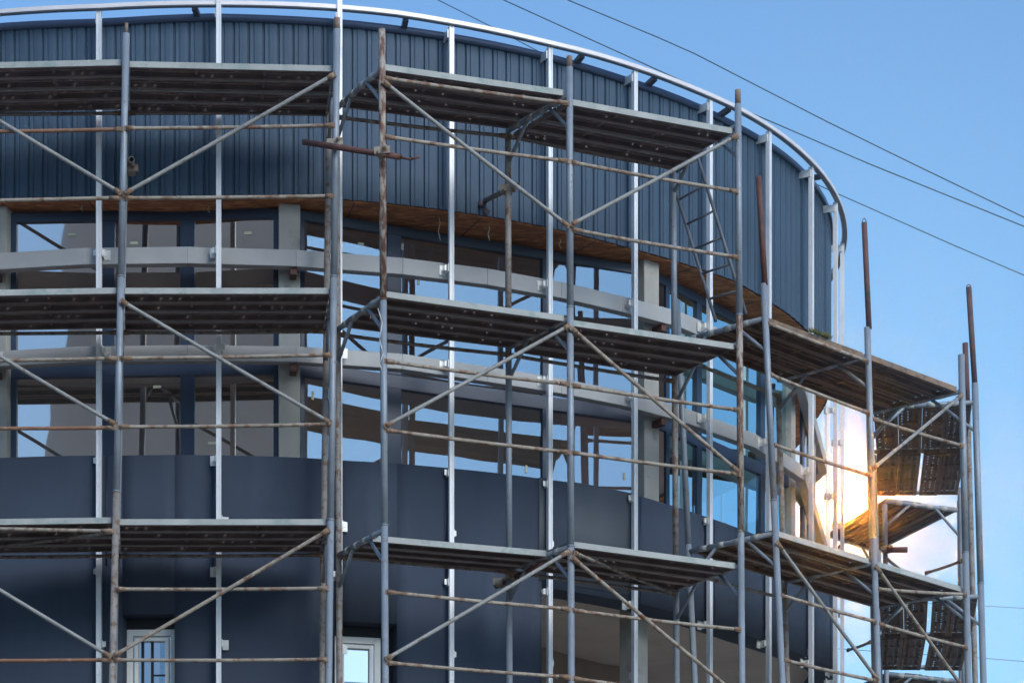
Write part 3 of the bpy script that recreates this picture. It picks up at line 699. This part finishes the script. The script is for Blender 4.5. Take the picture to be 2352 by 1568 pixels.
t_ = part_tube('rusty tube clamped under the narrow central platform', P(1250, 1295, 25.7), P(1140, 1345, 26.5), .026, RP, (P(1178, 1325, 26.2), P(1150, 1338, 26.4)))
part_tube('short brown tube sticking out into the sky by the glow', P(2036, 1262, 32.9), P(2084, 1262, 32.9), .033, RP, (P(2036, 1262, 32.95),))
# white ring clip on transom, rope
mb = MB(); mb.path([P(868, 708, 24.8), P(878, 740, 24.8), P(872, 780, 24.8), P(880, 812, 24.8), P(872, 835, 24.8), P(877, 850, 24.8)], .004, 6); tag(mb.build('rope', M['bracket']), 'frayed white string hanging below the middle central platform', 'string')

# ladder from middle deck to top deck
lad = empty('ladder', 'narrow dark steel ladder leaning under the uppermost central platform', 'ladder')
La0, La1 = P(1644, 738, 26.6), P(1540, 400, 26.95); Lb0, Lb1 = P(1714, 722, 26.35), P(1602, 360, 26.75)
for a, b in ((La0, La1), (Lb0, Lb1)): MB().tube(a, b, .016, 8).build('rail', M['ladder'], lad)
for k in range(6):
    t = .15+.168*k; MB().tube(La0.lerp(La1, t), Lb0.lerp(Lb1, t), .011, 8).build('rung', M['ladder'], lad)
# weeds on brown platform
mb = MB()
for i in range(260):
    t = random.random(); p = fF.fx(9.17+EYE).lerp(fG.fx(9.17+EYE), .42+.2*t)+Vector((random.uniform(-.01, .03), random.uniform(0, .06), .0)); p.z = 9.17+EYE
    q = p+Vector((random.uniform(-.03, .03), random.uniform(-.03, .03), random.uniform(.01, .05))); s_ = Vector((.004, 0, 0)); b = len(mb.v); mb.v += [p-s_, p+s_, q]; mb.face((b, b+1, b+2))
tag(mb.build('weeds', M['weed']), 'tuft of dry weeds and mortar crumbs on the upper brown platform', 'weeds', kind='stuff')

# ------------------------------------------------------------------ overhead cables
def cable(label, pts, Y, r, ext=True):
    P3 = [P(x, y, Y) for x, y in pts]; d0 = (P3[0]-P3[1]).normalized(); d1 = (P3[-1]-P3[-2]).normalized()
    P3 = [P3[0]+d0*14]+P3+[P3[-1]+d1*10]
    tag(MB().path(P3, r, 6).build('cable', M['cable']), label, 'cable', 'overhead cables behind the building')
cable('topmost overhead cable crossing the sky at upper right', [(1303, 0), (1508, 85), (1594, 145-22), (1900, 280), (2100, 378), (2352, 499)], 60, .012)
cable('middle overhead cable passing just above the metal ring', [(1155.7, 0), (1594, 199), (1730, 262), (2000, 378), (2352, 520)], 60, .012)
cable('lowest overhead cable emerging right of the round roof', [(1005, 0), (1141, 68), (1234, 117), (1874, 423), (2190, 563), (2352, 632)], 60, .010)
cable('faint thin cable low at the right edge', [(1940, 1375), (2265, 1391), (2352, 1396)], 90, .007)
cable('second faint thin cable near the bottom right corner', [(1940, 1490), (2265, 1511), (2352, 1518)], 90, .009)

# ------------------------------------------------------------------ ground and the building across the street
mb = MB(); mb.v = [Vector(p) for p in ((-900, -900, 0), (900, -900, 0), (900, 900, 0), (-900, 900, 0))]; mb.face((0, 1, 2, 3)); tag(mb.build('ground', M['ground']), None, kind='structure')
nb = empty('apartment_block', 'plain tan block across the street, reflected in the left windows', 'building')
mb = MB(); mb.hexa([Vector(p) for p in ((-19.8, -46, 0), (2.0, -46, 0), (2.0, -34, 0), (-19.8, -34, 0), (-19.8, -46, 36), (2.0, -46, 36), (2.0, -34, 36), (-19.8, -34, 36))]); mb.build('wall', M['tan'], nb)

# ------------------------------------------------------------------ added scattering volume, spreads the flare's orange veil over the platforms
mb = MB(); mb.hexa([Vector(p) for p in ((-950, -950, -1), (950, -950, -1), (950, 950, -1), (-950, 950, -1), (-950, -950, 37.5), (950, -950, 37.5), (950, 950, 37.5), (-950, 950, 37.5))])
hm = bpy.data.materials.new('flare_volume'); hm.use_nodes = True; t = hm.node_tree; t.nodes.clear()
pv = t.nodes.new('ShaderNodeVolumePrincipled'); mo = t.nodes.new('ShaderNodeOutputMaterial')
pv.inputs['Color'].default_value = (.95, .95, .95, 1); pv.inputs['Density'].default_value = .0022; pv.inputs['Anisotropy'].default_value = .9875
t.links.new(pv.outputs[0], mo.inputs['Volume'])
tag(mb.build('flare_volume', hm), None, kind='stuff')
